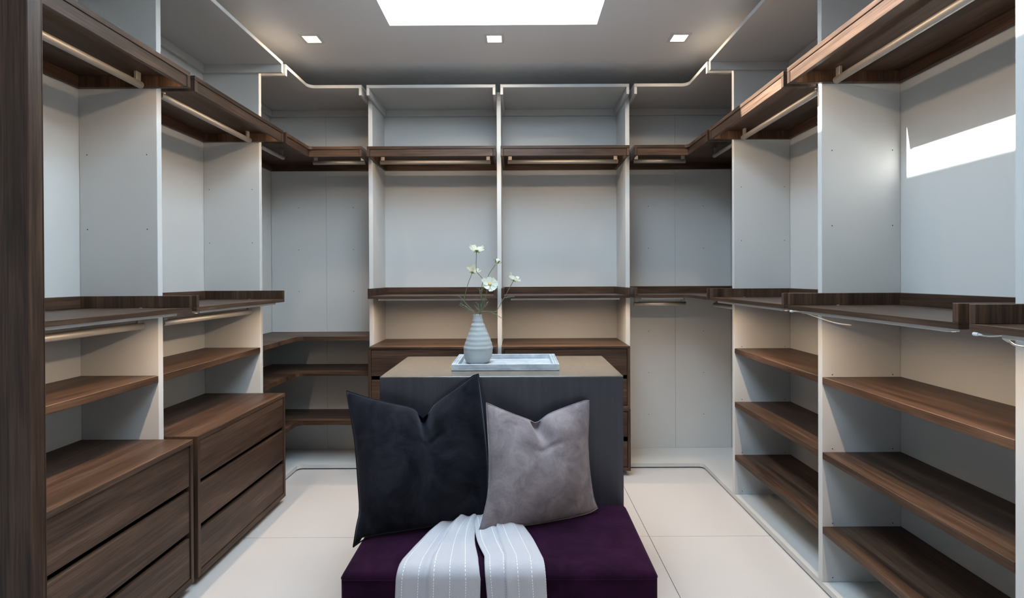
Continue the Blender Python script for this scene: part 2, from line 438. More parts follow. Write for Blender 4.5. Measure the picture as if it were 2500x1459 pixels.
# walnut hanging shelves: board, lips, inset fascia, LED behind the fascia
def led_up(o, x0, x1, y, z, ang=math.radians(28)):
    box('led_profile', x0, x1, y - 0.010, y + 0.010, z, z + 0.008, PROF, o)
    area('led_light', o, ((x0 + x1) / 2, y + 0.002, z - 0.002), (ang, 0, 0), x1 - x0 - 0.02, 0.010, LED_UP * (x1 - x0) / 0.75)
def hanging_shelf(f, label):
    loc, rz, w = f
    o = thing('hanging_shelf', label, 'shelf', (*loc[:2], ZU - 0.0694), rz, 'walnut shelves with hanging rails')
    a, b = E, w - E; y1 = -0.001; t = 0.019
    box('shelf_board', a, b, -DS, y1, 0.0494, 0.0694, WX, o)
    box('side_lip', a, a + t, -DS, y1, 0.0, 0.0492, WZ, o)
    box('side_lip', b - t, b, -DS, y1, 0.0, 0.0492, WZ, o)
    box('back_lip', a + t + .0002, b - t - .0002, y1 - t, y1, 0.0, 0.0492, WX, o)
    box('fascia', a + t + 0.0012, b - t - 0.0012, -DS + 0.003, -DS + 0.021, 0.0006, 0.0480, WX, o)
    led_up(o, a + 0.03, b - 0.03, -DS + 0.034, 0.041)
UPB = (L1, L2, R1, R2, B1, B2)
hanging_shelf(L1, 'walnut hanging shelf high in the nearest left bay'); hanging_shelf(L2, 'walnut hanging shelf high in the second left bay')
hanging_shelf(R1, 'sunlit walnut hanging shelf above the sun patch in the right bay'); hanging_shelf(R2, 'half sunlit walnut hanging shelf next to the right corner')
hanging_shelf(B1, 'walnut hanging shelf of the rear bay left of the middle upright'); hanging_shelf(B2, 'walnut hanging shelf of the rear bay right of the middle upright')

# clothes rails
ROD_R = 0.0145
def rail(loc, rz, x0, x1, z, ztop, label):
    o = thing('clothes_rail', label, 'rail', loc, rz, 'aluminium clothes rails')
    y = -0.303
    bm = bmesh.new(); tube_bm(bm, [(x0 + 0.002, y, z), (x1 - 0.002, y, z)], ROD_R, 20)
    mesh_obj('rail_tube', bm, ALU, o, smooth=True).data.polygons.foreach_set('use_smooth', [len(p.vertices) == 4 for p in o.children[0].data.polygons])
    for s, x in ((1, x0), (-1, x1)):
        bm = bmesh.new(); tube_bm(bm, [(x, y, z), (x + s * 0.002, y, z)], ROD_R + 0.001, 20); mesh_obj('end_cap', bm, ALU, o)
        xa = x + s * 0.004; xb = xa + s * 0.026
        box('bracket', min(xa, xb), max(xa, xb), y - 0.006, y + 0.006, z + 0.010, ztop - 0.0004, ALU, o, bev=0.001)
UPZ, UPT = 2.183, ZU - 0.0200
for f, n in zip(UPB, ('nearest left bay', 'second left bay', 'right bay with the sun patch', 'right bay next to the right corner', 'rear bay left of the middle upright', 'rear bay right of the middle upright')):
    rail(f[0], f[1], 0.046, f[2] - 0.046, UPZ, UPT, 'upper aluminium clothes rail in the ' + n)

# walnut trays: board with upturned lips and a LED profile underneath
def tray_shelf(f, label, screws=True):
    loc, rz, w = f
    o = thing('tray_shelf', label, 'shelf', (*loc[:2], ZTRAY - 0.0695), rz, 'walnut tray shelves at waist height')
    a, b = E, w - E; y1 = -0.001; t = 0.019
    box('shelf_board', a, b, -DS, y1, 0.0, 0.0188, WX, o)
    box('side_lip', a, a + t, -DS, y1, 0.019, 0.0695, WZ, o)
    box('side_lip', b - t, b, -DS, y1, 0.019, 0.0695, WZ, o)
    box('back_lip', a + t + .0002, b - t - .0002, y1 - t, y1, 0.019, 0.0695, WX, o)
    x0, x1, y = a + 0.065, b - 0.065, -DS + 0.042
    p = box('led_profile', x0, x1, y - 0.018, y + 0.018, -0.013, -0.0004, PROF, o)
    box('diffuser', x0 + 0.004, x1 - 0.004, y - 0.002, y + 0.010, -0.0136, -0.0130, DIFF, p, bev=0)
    area('led_light', o, ((x0 + x1) / 2, y + 0.004, -0.0150), (0, 0, 0), x1 - x0 - 0.02, 0.010, LED_MID * w / 0.88, spread=2.85)
    if screws:
        for x in (0.055, w - 0.055):
            bm = bmesh.new(); tube_bm(bm, [(x, -0.303, 0.0189), (x, -0.303, 0.0215)], 0.006, 10); mesh_obj('screw_cap', bm, ALU, o)
    return o
tray_shelf(L1, 'walnut tray shelf of the nearest left bay'); tray_shelf(L2, 'walnut tray shelf of the second left bay')
tr0 = tray_shelf(R0, 'walnut tray shelf cut by the right edge of the picture'); tr1 = tray_shelf(R1, 'walnut tray shelf of the right bay with the sun patch')
tr2 = tray_shelf(R2, 'walnut tray shelf of the right bay next to the right corner')
tray_shelf(B1, 'walnut tray shelf of the rear bay behind the vase', False); tray_shelf(B2, 'walnut tray shelf of the rear bay right of the middle upright', False)
for f, n in ((L1, 'nearest left bay'), (L2, 'second left bay')):
    rail(f[0], f[1], 0.048, f[2] - 0.048, 1.159, 1.2148, 'lower aluminium clothes rail under the tray of the ' + n)
def cable(parent, pts, rad=0.0028):
    bm = bmesh.new(); tube_bm(bm, smooth_path(pts, 6), rad, 8); c = mesh_obj('led_cable', bm, CAPM, parent, smooth=True); c['label'] = 'white LED cable'
    bm = bmesh.new(); p = Vector(pts[0]); d = (Vector(pts[1]) - p).normalized() * 0.008
    tube_bm(bm, [p - d, p + d * 0.6], rad * 1.7, 8); mesh_obj('plug', bm, CAPM, c)
cable(tr1, [(-0.020, -DS + .030, -0.010), (0.02, -DS + .05, -0.010), (0.05, -DS + .10, -0.030), (0.075, -DS + .16, -0.052), (0.12, -DS + .2, -0.058)])
cable(tr0, [(-0.010, -DS + .030, -0.010), (0.02, -DS + .035, -0.011), (0.05, -DS + .045, -0.006)])
cable(tr0, [(0.075, -DS + .03, -0.015), (0.10, -DS + .03, -0.026), (0.14, -DS + .035, -0.025), (0.19, -DS + .05, -0.016)], 0.0024)

# ------------------------------------------------------------------ corner units
def corner_poly(side, d, y0, x1, rr=0.045, e=0.0):
    """L-shaped outline; side -1 = left corner, 1 = right corner"""
    xb = (XLB if side < 0 else XRB) - side * 0.001; s = -side
    yb = YBB - 0.001
    cx, cy = xb + s * (d + rr), yb - d - rr
    arc = fillet(0, 0, rr, PI, PI / 2)
    pts = [(xb, y0), (xb + s * d, y0)] + [(cx + s * x, cy + y) for x, y in arc] + [(x1, yb - d), (x1, yb), (xb, yb)]
    return pts
def loc_poly(pts, o): return [(x - o[0], y - o[1]) for x, y in pts]
def corner_shelf_set(side):
    n = 'left' if side < 0 else 'right'
    y0 = (YL[2] if side < 0 else YR[2]) + T + E
    x1 = XB[0] - E if side < 0 else XB[2] + T + E
    xb = (XLB if side < 0 else XRB) - side * 0.001; s = -side; yb = YBB - 0.001
    org = ((XLB + XB[0]) / 2 if side < 0 else (XRB + XB[2] + T) / 2, (y0 + YBB) / 2)
    def bx(name, xa, xc, ya, yc, z0, z1, mat, o, **k):
        return box(name, min(xa, xc) - org[0], max(xa, xc) - org[0], ya - org[1], yc - org[1], z0, z1, mat, o, **k)
    def lips(o, z0, z1, mx, mz, my):
        t = 0.019
        bx('side_lip', xb, xb + s * DS, y0, y0 + t, z0, z1, mz, o)
        bx('side_lip', x1, x1 - s * t, yb - DS, yb, z0, z1, mz, o)
        bx('back_lip', xb, xb + s * t, y0 + t + .0002, yb, z0, z1, my, o)
        bx('back_lip', xb + s * (t + .0002), x1 - s * (t + .0002), yb - t, yb, z0, z1, mx, o)
    # top
    o = thing('top_shelf', 'pale L-shaped top shelf in the %s corner' % n, 'shelf', (*org, ZT - 0.07), 0, 'pale top shelves')
    mesh_obj('shelf_board', prism_bm(loc_poly(corner_poly(side, DS, y0, x1), org), 0.049, 0.070), PANEL, o)
    lips(o, 0, 0.0488, PANEL, PANEL, PANEL)
    # hanging
    o = thing('hanging_shelf', 'walnut L-shaped hanging shelf in the %s corner' % n, 'shelf', (*org, ZU - 0.0694), 0, 'walnut shelves with hanging rails')
    mesh_obj('shelf_board', prism_bm(loc_poly(corner_poly(side, DS, y0, x1, 0.03), org), 0.0494, 0.0694), WX, o)
    lips(o, 0, 0.0492, WX, WZ, WY)
    t = 0.019; xf = xb + s * DS; yf = yb - DS
    bx('fascia', xf - s * 0.021, xf - s * 0.003, y0 + t + .0012, yf + 0.003, 0.0006, 0.048, WY, o)
    bx('fascia', xf - s * 0.003, x1 - s * (t + .0012), yf + 0.003, yf + 0.021, 0.0006, 0.048, WX, o)
    # short LED on the rear leg
    xa, xc = sorted((xf + s * 0.04, x1 - s * 0.04))
    led = thing('led', '', ''); bpy.data.objects.remove(led)
    box('led_profile', xa - org[0], xc - org[0], yf + 0.024 - org[1], yf + 0.044 - org[1], 0.041, 0.049, PROF, o)
    area('led_light', o, ((xa + xc) / 2 - org[0], yf + 0.036 - org[1], 0.039), (math.radians(28), 0, 0), xc - xa - 0.02, 0.01, LED_UP * 0.22)
    # rails
    if side < 0:
        f = ((XLB, y0, 0), PI / 2)
        rail(f[0], f[1], 0.05, 3.594 - y0, UPZ, UPT, 'short upper clothes rail along the left wall in the left corner')
        rail((XLB, YBB, 0), 0, -1.457 - XLB, -1.087 - XLB, UPZ, UPT, 'short upper clothes rail along the rear wall in the left corner')
    else:
        rail((XRB, 3.594, 0), -PI / 2, 0.0, 3.594 - y0 - 0.05, UPZ, UPT, 'short upper clothes rail along the right wall in the right corner')
        rail((0, YBB, 0), 0, 0.832, 1.20, UPZ, UPT, 'short upper clothes rail along the rear wall in the right corner')
        rail((XRB, 3.592, 0), -PI / 2, 0.0, 3.592 - y0 - 0.05, 1.165, 1.2148, 'short lower clothes rail along the right wall in the right corner')
        rail((0, YBB, 0), 0, 0.832, 1.20, 1.165, 1.2148, 'short lower clothes rail along the rear wall in the right corner')
        o = thing('tray_shelf', 'walnut L-shaped tray shelf in the right corner', 'shelf', (*org, ZTRAY - 0.0695), 0, 'walnut tray shelves at waist height')
        mesh_obj('shelf_board', prism_bm(loc_poly(corner_poly(side, DS, y0, x1, 0.03), org), 0.0, 0.0188), WX, o)
        lips(o, 0.019, 0.0695, WX, WZ, WY)
        xa, xc = sorted((xf + s * 0.03, x1 - s * 0.05)); ya = yf + 0.024
        p = box('led_profile', xa - org[0], xc - org[0], ya - org[1], ya + 0.036 - org[1], -0.013, -0.0004, PROF, o)
        box('diffuser', xa + 0.004 - org[0], xc - 0.004 - org[0], ya + 0.016 - org[1], ya + 0.028 - org[1], -0.0136, -0.0130, DIFF, p, bev=0)
        area('led_light', o, ((xa + xc) / 2 - org[0], ya + 0.022 - org[1], -0.015), (0, 0, 0), xc - xa - 0.02, 0.01, LED_MID * 0.3, spread=2.85)
    # plain L shelves low in the left corner
    if side < 0:
        for z, lab in ((0.944, 'topmost'), (0.694, 'middle'), (0.345, 'lowest')):
            bm = prism_bm(corner_poly(side, D, y0, x1, 0.05), z - 0.029, z)
            tag(mesh_obj('corner_shelf', bm, WX), 'walnut L-shaped shelf in the left corner, %s of three' % lab, 'shelf', 'L-shaped corner shelves')
corner_shelf_set(-1); corner_shelf_set(1)

# ------------------------------------------------------------------ plain shelves
def flat_shelf(f, z, label, group):
    loc, rz, w = f
    o = box('shelf', E, w - E, -D + 0.0005, -0.001, -0.030, 0, WX, None, bev=0.0012)
    o.location = (loc[0], loc[1], z); o.rotation_euler = (0, 0, rz)
    tag(o, label, 'shelf', group)
flat_shelf(L1, 0.938, 'plain walnut shelf under the rail in the nearest left bay', 'plain shelves on the left')
flat_shelf(L2, 0.939, 'plain walnut shelf under the rail in the second left bay', 'plain shelves on the left')
for f, n in ((R1, 'right bay under the sun patch'), (R2, 'right bay next to the right corner')):
    for z, k in ((0.9225, 'topmost'), (0.5985, 'middle'), (0.277, 'lowest')):
        flat_shelf(f, z, 'plain walnut shelf, %s of three in the %s' % (k, n), 'plain shelves on the right')

# ------------------------------------------------------------------ drawer chests
def chest(f, z0, z1, fronts, label, group, ext=0.0, bot=0.026, top=0.022):
    loc, rz, w = f
    o = thing('drawer_chest', label, 'chest', (*loc[:2], z0), rz, group)
    a, b = E - ext, w - E + ext; y1 = -0.002; yf = -DS - ext * 2; t = 0.019
    h = z1 - z0
    box('top_panel', a, b, yf, y1, h - top, h, WX, o)
    box('bottom_panel', a + t, b - t, yf, y1, 0, bot, WX, o)
    box('side_panel', a, a + t, yf, y1, 0, h - top - .0002, WZ, o)
    box('side_panel', b - t, b, yf, y1, 0, h - top - .0002, WZ, o)
    box('back_board', a + t, b - t, y1 - 0.012, y1, bot, h - top, DARKM, o, bev=0)
    for (u, v) in fronts:
        d = box('drawer', a + t + 0.002, b - t - 0.002, yf + 0.005, yf + 0.024, u - z0 + 0.0015, v - z0 - 0.0015, WX, o, bev=0.0015)
        bm = bmesh.new(); add_box(bm, a + t + 0.012, b - t - 0.012, yf + 0.0245, y1 - 0.03, u - z0 + 0.012, v - z0 - 0.035)
        mesh_obj('drawer_box', bm, DARKM, d)
LF = [(0.462, 0.640), (0.262, 0.442), (0.063, 0.240)]
chest(L1, DECK + 0.001, 0.660, LF, 'walnut chest of three drawers nearest the camera on the left', 'walnut drawer chests')
chest(L2, DECK + 0.001, 0.662, LF, 'walnut chest of three drawers in the second left bay', 'walnut drawer chests')
for f, n in ((B1, 'left'), (B2, 'right')):
    chest(f, 0.459, 0.886, [(0.687, 0.869), (0.481, 0.662)], 'walnut two-drawer chest stacked on top at the rear %s' % n, 'walnut drawer chests', bot=0.020, top=0.016)
    chest(f, DECK + 0.001, 0.4585, [(0.266, 0.441), (0.059, 0.235)], 'walnut two-drawer chest on the plinth at the rear %s' % n, 'walnut drawer chests', ext=0.0012, bot=0.022, top=0.016)

# tall walnut panel close to the camera
def tall_panel():
    o = thing('tall_walnut_panel', 'tall dark walnut panel close by at the left picture edge', 'panel', (-1.31, 1.17, 0.0))
    box('panel_face', -0.24, 0.2385, -0.02, 0.016, 0.001, HC - 0.002, WZ, o, bev=0.002)
    box('edge_band', -0.24, 0.2375, 0.0165, 0.019, 0.001, HC - 0.002, WZ, o, bev=0.0005)
tall_panel()

# ------------------------------------------------------------------ downlights
for i, (x, y, n) in enumerate(((-1.2426, 3.192, 'left'), (-0.1355, 3.200, 'middle'), (0.9882, 3.202, 'right'))):
    o = thing('downlight', 'square recessed ceiling downlight, %s of three' % n, 'light', (x, y, HC - 0.004), 0, 'square ceiling downlights')
    bm = bmesh.new(); a, b = 0.060, 0.043
    for q in ((-a, a, -a, -b), (-a, a, b, a), (-a, -b, -b, b), (b, a, -b, b)): add_box(bm, *q, 0.0, 0.0038)
    mesh_obj('trim_ring', bm, WALLM, o)
    box('lamp', -0.0425, 0.0425, -0.0425, 0.0425, 0.002, 0.0036, LAMPM, o, bev=0)
    area('downlight_light', o, (0, 0, -0.001), (0, 0, 0), 0.075, 0.075, DOWN_W, (1.0, 0.78, 0.55), math.radians(150))

# ------------------------------------------------------------------ island
IX0, IX1, IY0, IY1, IZ = -0.572, 0.434, 2.166, 2.725, 0.949
def island():
    cx, cy = (IX0 + IX1) / 2, (IY0 + IY1) / 2; w, d = (IX1 - IX0) / 2, (IY1 - IY0) / 2
    o = thing('island_cabinet', 'dark wood island cabinet standing behind the plum bench', 'cabinet', (cx, cy, 0))
    box('top_panel', -w, w, -d, d, IZ - 0.0035, IZ, ISLT, o, bev=0.0008)
    box('front_panel', -w, w, -d, -d + 0.022, 0.001, IZ - 0.0037, ISLF, o, bev=0.0008)
    box('side_panel', -w, -w + 0.022, -d + 0.0222, d, 0.001, IZ - 0.0037, ISLF, o)
    box('side_panel', w - 0.022, w, -d + 0.0222, d, 0.001, IZ - 0.0037, ISLF, o)
    zs = [(0.06, 0.34), (0.36, 0.63), (0.65, 0.92)]
    for u, v in zs: box('drawer', -w + 0.024, w - 0.024, d - 0.02, d - 0.002, u, v, ISLF, o)
    box('back_board', -w + 0.022, w - 0.022, d - 0.034, d - 0.024, 0.001, IZ - 0.0222, DARKM, o, bev=0)
island()

# bench
def bench():
    x0, x1, y0, y1, zs = -0.567, 0.441, 1.652, 2.164, 0.430
    cx, cy = (x0 + x1) / 2, (y0 + y1) / 2; w, d = (x1 - x0) / 2, (y1 - y0) / 2
    o = thing('upholstered_bench', 'plum velvet bench with a thick seat against the dark island', 'bench', (cx, cy, 0))
    bm = bmesh.new(); nx, ny = 40, 24; z0 = 0.235; rr = 0.022
    add_box(bm, -w, w, -d, d, z0, zs - 0.006)
    bmesh.ops.bevel(bm, geom=bm.edges[:], offset=rr, segments=5, profile=0.5, affect='EDGES')
    top = [f for f in bm.faces if f.normal.z > 0.99 or (f.calc_center_median().z > zs - 0.0065)]
    bmesh.ops.subdivide_edges(bm, edges=[e for e in bm.edges if e.calc_length() > 0.3], cuts=16, use_grid_fill=True)
    for v in bm.verts:
        if v.co.z > zs - 0.008:
            v.co.z += 0.007 * max(0, 1 - (v.co.x / w) ** 4) * max(0, 1 - (v.co.y / d) ** 4)
    c = mesh_obj('seat_cushion', bm, V_PLUM, o, smooth=True)
    bm = bmesh.new()
    arc = [(-w, d - .03)] + fillet(-w + .022, -d + .022, .022, PI, 1.5 * PI) + fillet(w - .022, -d + .022, .022, 1.5 * PI, 2 * PI) + [(w, d - .03)]
    tube_bm(bm, [(x, y, zs - .026) for x, y in arc], 0.0016, 6)
    mesh_obj('seam_piping', bm, V_PLUM, c, smooth=True)
    box('base', -w + 0.01, w - 0.01, -d + 0.012, d - 0.002, 0.04, z0 - 0.001, V_PLUM, o, bev=0.008, seg=3)
    for sx in (-1, 1):
        for sy in (-1, 1):
            x, y = sx * (w - 0.06), sy * (d - 0.06)
            box('foot', x - 0.02, x + 0.02, y - 0.02, y + 0.02, 0.0005, 0.0395, ISLF, o, bev=0.002)
bench()

# ------------------------------------------------------------------ cushions
DARK = dict(
   b=[(-0.586, 1.85, 0.408), (-0.536, 1.869, 0.432), (-0.427, 1.905, 0.434), (-0.328, 1.937, 0.436), (-0.211, 1.974, 0.450), (-0.123, 2.0, 0.453)],
   l=[(-0.586, 1.85, 0.408), (-0.583, 1.879, 0.467), (-0.579, 1.902, 0.515), (-0.595, 1.939, 0.598), (-0.624, 1.997, 0.732), (-0.658, 2.043, 0.845), (-0.678, 2.07, 0.914)],
   t=[(-0.678, 2.07, 0.914), (-0.585, 2.08, 0.881), (-0.498, 2.089, 0.857), (-0.418, 2.097, 0.834), (-0.382, 2.102, 0.796), (-0.335, 2.109, 0.852), (-0.257, 2.119, 0.907), (-0.183, 2.128, 0.96), (-0.161, 2.13, 0.967)],
   r=[(-0.123, 2.0, 0.453), (-0.118, 2.021, 0.532), (-0.12, 2.051, 0.648), (-0.133, 2.082, 0.768), (-0.149, 2.112, 0.891), (-0.161, 2.13, 0.967)])
LIGHT = dict(
   b=[(-0.145, 1.88, 0.442), (-0.077, 1.909, 0.443), (0.051, 1.96, 0.434), (0.211, 2.021, 0.434), (0.277, 2.046, 0.439), (0.31, 2.06, 0.45)],
   l=[(-0.145, 1.88, 0.442), (-0.122, 1.909, 0.518), (-0.111, 1.933, 0.583), (-0.111, 1.97, 0.691), (-0.118, 2.003, 0.79), (-0.124, 2.03, 0.873)],
   t=[(-0.124, 2.03, 0.873), (-0.041, 2.051, 0.832), (0.04, 2.071, 0.796), (0.072, 2.078, 0.782), (0.122, 2.092, 0.813), (0.205, 2.112, 0.84), (0.273, 2.127, 0.858), (0.287, 2.13, 0.857)],
   r=[(0.31, 2.06, 0.45), (0.296, 2.067, 0.487), (0.283, 2.084, 0.586), (0.279, 2.103, 0.694), (0.283, 2.116, 0.773), (0.287, 2.13, 0.857)])
def sample_curve(pts, n):
    p = smooth_path(pts, 8); L = [0]
    for i in range(1, len(p)): L.append(L[-1] + (p[i] - p[i - 1]).length)
    out = []
    for k in range(n + 1):
        s = L[-1] * k / n; i = 0
        while i < len(L) - 2 and L[i + 1] < s: i += 1
        t = (s - L[i]) / max(1e-9, L[i + 1] - L[i]); out.append(p[i].lerp(p[i + 1], min(1, t)))
    return out
def cushion(name, C, label, mat, tf, tb, notch_u, wr, N=56):
    b, t, l, r_ = (sample_curve(C[k], N) for k in 'btlr')
    nrm = (Vector(C['r'][0]) - Vector(C['l'][-1])).cross(Vector(C['t'][-1]) - Vector(C['b'][0])).normalized()
    if nrm.y > 0: nrm = -nrm
    org = Vector((sum(p[0] for p in C['b']) / len(C['b']), C['b'][2][1], 0.43))
    o = thing(name, label, 'cushion', org, 0, 'velvet scatter cushions')
    bm = bmesh.new()
    def S_(i, j):
        u, v = i / N, j / N
        p = b[i] * (1 - v) + t[i] * v + l[j] * (1 - u) + r_[j] * u
        p -= b[0] * (1 - u) * (1 - v) + b[N] * u * (1 - v) + t[0] * (1 - u) * v + t[N] * u * v
        return p
    grid = {}
    for side in (1, -1):
        for i in range(N + 1):
            for j in range(N + 1):
                edge = i in (0, N) or j in (0, N)
                if side < 0 and edge: continue
                u, v = i / N, j / N; a, c = 2 * u - 1, 2 * v - 1
                B = (max(0, 1 - a * a) ** 0.62) * (max(0, 1 - c * c) ** 0.62)
                p = S_(i, j)
                off = (tf if side > 0 else tb) * B
                if side > 0:
                    du = u - notch_u - (1 - v) * wr[0]
                    dent = math.exp(-(du / 0.055) ** 2) * math.exp(-((1 - v) / 0.20) ** 2) * 0.055
                    puff = (math.exp(-((du - 0.15) / 0.10) ** 2) + math.exp(-((du + 0.15) / 0.10) ** 2)) * math.exp(-((0.86 - v) / 0.12) ** 2) * 0.012
                    fold = 0.009 * math.exp(-((v - 0.72 + 0.5 * du * du) / 0.02) ** 2) * math.exp(-((du - 0.02) / 0.12) ** 2)
                    # crease near the lower corners
                    k1 = math.exp(-((u - 0.04 - 0.55 * (0.24 - v)) / 0.03) ** 2) * max(0, 1 - abs(v - 0.10) / 0.14) * 0.014 * wr[1]
                    off += puff * min(1, B * 3) - (dent + fold) * min(1, B * 4) - k1 * min(1, B * 5)
                    off += 0.004 * sin(9 * u + 5 * v) * sin(7 * v - 3 * u + 1) * B
                p = p + nrm * off * side
                p.z = max(p.z, 0.4365 if p.x > -0.56 else p.z)
                grid[side, i, j] = bm.verts.new(p - org)
    def gv(s, i, j): return grid[(1, i, j)] if (s < 0 and (i in (0, N) or j in (0, N))) else grid[(s, i, j)]
    for s in (1, -1):
        for i in range(N):
            for j in range(N):
                q = (gv(s, i, j), gv(s, i + 1, j), gv(s, i + 1, j + 1), gv(s, i, j + 1))
                bm.faces.new(q if s > 0 else q[::-1])
    bmesh.ops.recalc_face_normals(bm, faces=bm.faces[:])
    c = mesh_obj('cushion_cover', bm, mat, o, smooth=True)
    loop = b + r_[1:] + t[::-1][1:] + l[::-1][1:]
    bm = bmesh.new(); tube_bm(bm, [p - org for p in loop[::2]], 0.0022, 6); mesh_obj('edge_seam', bm, mat, c, smooth=True)
cushion('cushion', DARK, 'large charcoal velvet cushion with a dented top on the plum bench', V_DARK, 0.095, 0.045, 0.53, (0.10, 1.0))
cushion('cushion', LIGHT, 'smaller mauve grey velvet cushion on the plum bench', V_GREY, 0.085, 0.03, 0.47, (0.25, 1.0))

# ------------------------------------------------------------------ throw
def throw():
    o = thing('throw_blanket', 'grey woven throw with white stitched stripes draped over the bench', 'throw', (-0.15, 1.80, 0.44))
    org = Vector((-0.15, 1.80, 0.44))
    ZS = 0.4415
    lobes = [
      ('left_fold',
       [(-0.2075, 2.03), (-0.3017, 1.93), (-0.344, 1.818), (-0.3775, 1.70)], [(-0.150, 2.03), (-0.1580, 1.918), (-0.1533, 1.817), (-0.1337, 1.71)],
       (-0.386, -0.121), (-0.400, -0.128), 5.3, 0.38, 0.06),
      ('right_fold',
       [(-0.178, 2.03), (-0.1640, 1.930), (-0.1448, 1.817), (-0.1130, 1.715)], [(-0.02, 2.03), (0.0197, 1.915), (0.0487, 1.827), (0.078, 1.70)],
       (-0.105, 0.084), (-0.080, 0.098), 4.4, 0.33, 0.35)]
    for name, Lp, Rp, front, low, stripes, crease, shift in lobes:
        N = 46
        rows = []   # (left point, right point, normal y-weight)
        Ls = smooth_path([(*p, 0) for p in Lp], 5); Rs = smooth_path([(*p, 0) for p in Rp], 5)
        for a, b in zip(Ls, Rs): rows.append(((a.x, a.y, ZS), (b.x, b.y, ZS), (0, 0, 1)))
        ye, R = 1.652, 0.028
        xl0, xr0 = Ls[-1].x, Rs[-1].x
        for k in range(8):
            t = k / 7; ang = t * PI / 2
            y = ye + R - 0.004 - (R + 0.004) * sin(ang); z = ZS - R + R * cos(ang)
            x0 = xl0 + (front[0] - xl0) * (t * 0.7 + 0.3); x1 = xr0 + (front[1] - xr0) * (t * 0.7 + 0.3)
            rows.append(((x0, y, z), (x1, y, z), (0, -sin(ang), cos(ang))))
        for k in range(1, 12):
            t = k / 11; z = ZS - R - 0.30 * t
            rows.append(((front[0] + (low[0] - front[0]) * t, ye - 0.008, z), (front[1] + (low[1] - front[1]) * t, ye - 0.008, z), (0, -1, 0)))
        bm = bmesh.new(); uv = bm.loops.layers.uv.new('UVMap'); g = []; S_ = 0.0; prev = None; sl = []
        for ri, (a, b, n) in enumerate(rows):
            a, b, n = Vector(a), Vector(b), Vector(n); mid = (a + b) / 2
            if prev is not None: S_ += (mid - prev).length
            prev = mid; sl.append(S_); row = []
            bunch = max(0, 1 - S_ / 0.22)
            for i in range(N + 1):
                u = i / N
                f = 0.0055 * (1 + sin(2 * PI * (u * 2.6 + shift) + 1.5 * S_)) * (0.6 + bunch)
                c = u - crease - 0.12 * (1 - min(1, S_ / 0.4))
                f += 0.008 / (1 + math.exp(-c / 0.006)) * math.exp(-max(0, c) / 0.35)
                f -= 0.009 * math.exp(-(c / 0.014) ** 2)
                f += bunch * 0.018 * (0.6 + 0.4 * sin(2 * PI * u * 2 + 1)) * math.sin(PI * min(1, max(0, u))) ** 0.5
                f += 0.003 + (0.003 if name == 'right_fold' else 0)
                f *= min(1, 6 * min(u, 1 - u) + 0.35)
                p = a.lerp(b, u) + n * f
                row.append(bm.verts.new(p - org))
            g.append(row)
        for r0 in range(len(g) - 1):
            for i in range(N):
                fc = bm.faces.new((g[r0][i], g[r0][i + 1], g[r0 + 1][i + 1], g[r0 + 1][i]))
                for lp, (uu, ss) in zip(fc.loops, ((i, r0), (i + 1, r0), (i + 1, r0 + 1), (i, r0 + 1))):
                    lp[uv].uv = (uu / N * stripes + 0.1, sl[ss])
        bmesh.ops.recalc_face_normals(bm, faces=bm.faces[:])
        m_ = mesh_obj(name, bm, THROW, o, smooth=True)
        sd = m_.modifiers.new('thickness', 'SOLIDIFY'); sd.thickness = 0.0035; sd.offset = 0.0
throw()

# ------------------------------------------------------------------ tray, vase, flowers
def serving_tray():
    cx, cy = -0.056, 2.4515; w, d = 0.2368, 0.1535
    o = thing('serving_tray', 'rectangular marbled grey tray on the island top', 'tray', (cx, cy, IZ + 0.0004))
    box('base', -w + 0.002, w - 0.002, -d + 0.002, d - 0.002, 0.0, 0.0075, TRAYM, o, bev=0.001)
    for y in (-1, 1):
        y0 = y * (d - 0.005); box('rim', -w, w, y0 - 0.005, y0 + 0.005, 0.0077, 0.0288, TRAYM, o, bev=0.0012)
        box('foot_strip', -w, w, y0 - 0.005, y0 + 0.005, 0.0016, 0.0074, TRAYM, o, bev=0.0008)
    for x in (-1, 1):
        for k in range(5):
            x0 = x * (w - 0.003 - k * 0.0055); box('ribbed_rim', x0 - 0.0024, x0 + 0.0024, -d + 0.0102, d - 0.0102, 0.0077, 0.0288 - (0.0 if k % 2 == 0 else 0.0015), TRAYM, o, bev=0.0006)
serving_tray()
VX, VY, VZ = -0.1905, 2.47, IZ + 0.0083
def vase():
    o = thing('vase', 'bottle-shaped grey ceramic vase with throwing ridges on the tray', 'vase', (VX, VY, VZ))
    pr = [(0.040, 0.0), (0.050, 0.003), (0.058, 0.012), (0.0645, 0.035), (0.0675, 0.060), (0.0672, 0.075), (0.064, 0.088), (0.0575, 0.110), (0.049, 0.132), (0.040, 0.154), (0.0335, 0.172), (0.0300, 0.182), (0.0268, 0.190), (0.0232, 0.205), (0.0205, 0.222), (0.0205, 0.2265)]
    P = smooth_path([(r_, 0, z) for r_, z in pr], 5)
    prof = []
    for p in P:
        z = p.z; rg = 0.0009 * sin(z * 290) * (1 if 0.06 < z < 0.2 else 0.2)
        rg += 0.0006 * math.exp(-((z - 0.176) / 0.004) ** 2) - 0.0007 * math.exp(-((z - 0.186) / 0.004) ** 2) + 0.0010 * math.exp(-((z - 0.075) / 0.004) ** 2)
        prof.append((p.x + rg, z))
    inner = [(0.0175, 0.2265), (0.0165, 0.215), (0.018, 0.20), (0.006, 0.17), (0.002, 0.169)]
    def wob(a, r_, z):
        dent = -0.004 * math.exp(-((a - 4.9) / 0.35) ** 2) * math.exp(-((z - 0.050) / 0.02) ** 2)
        return 0.004 * sin(z * 14), 0.0, r_ * (1 + 0.012 * sin(2 * a + z * 30)) + dent
    mesh_obj('body', lathe_bm(prof + inner, 56, wob), VASEM, o, smooth=True)
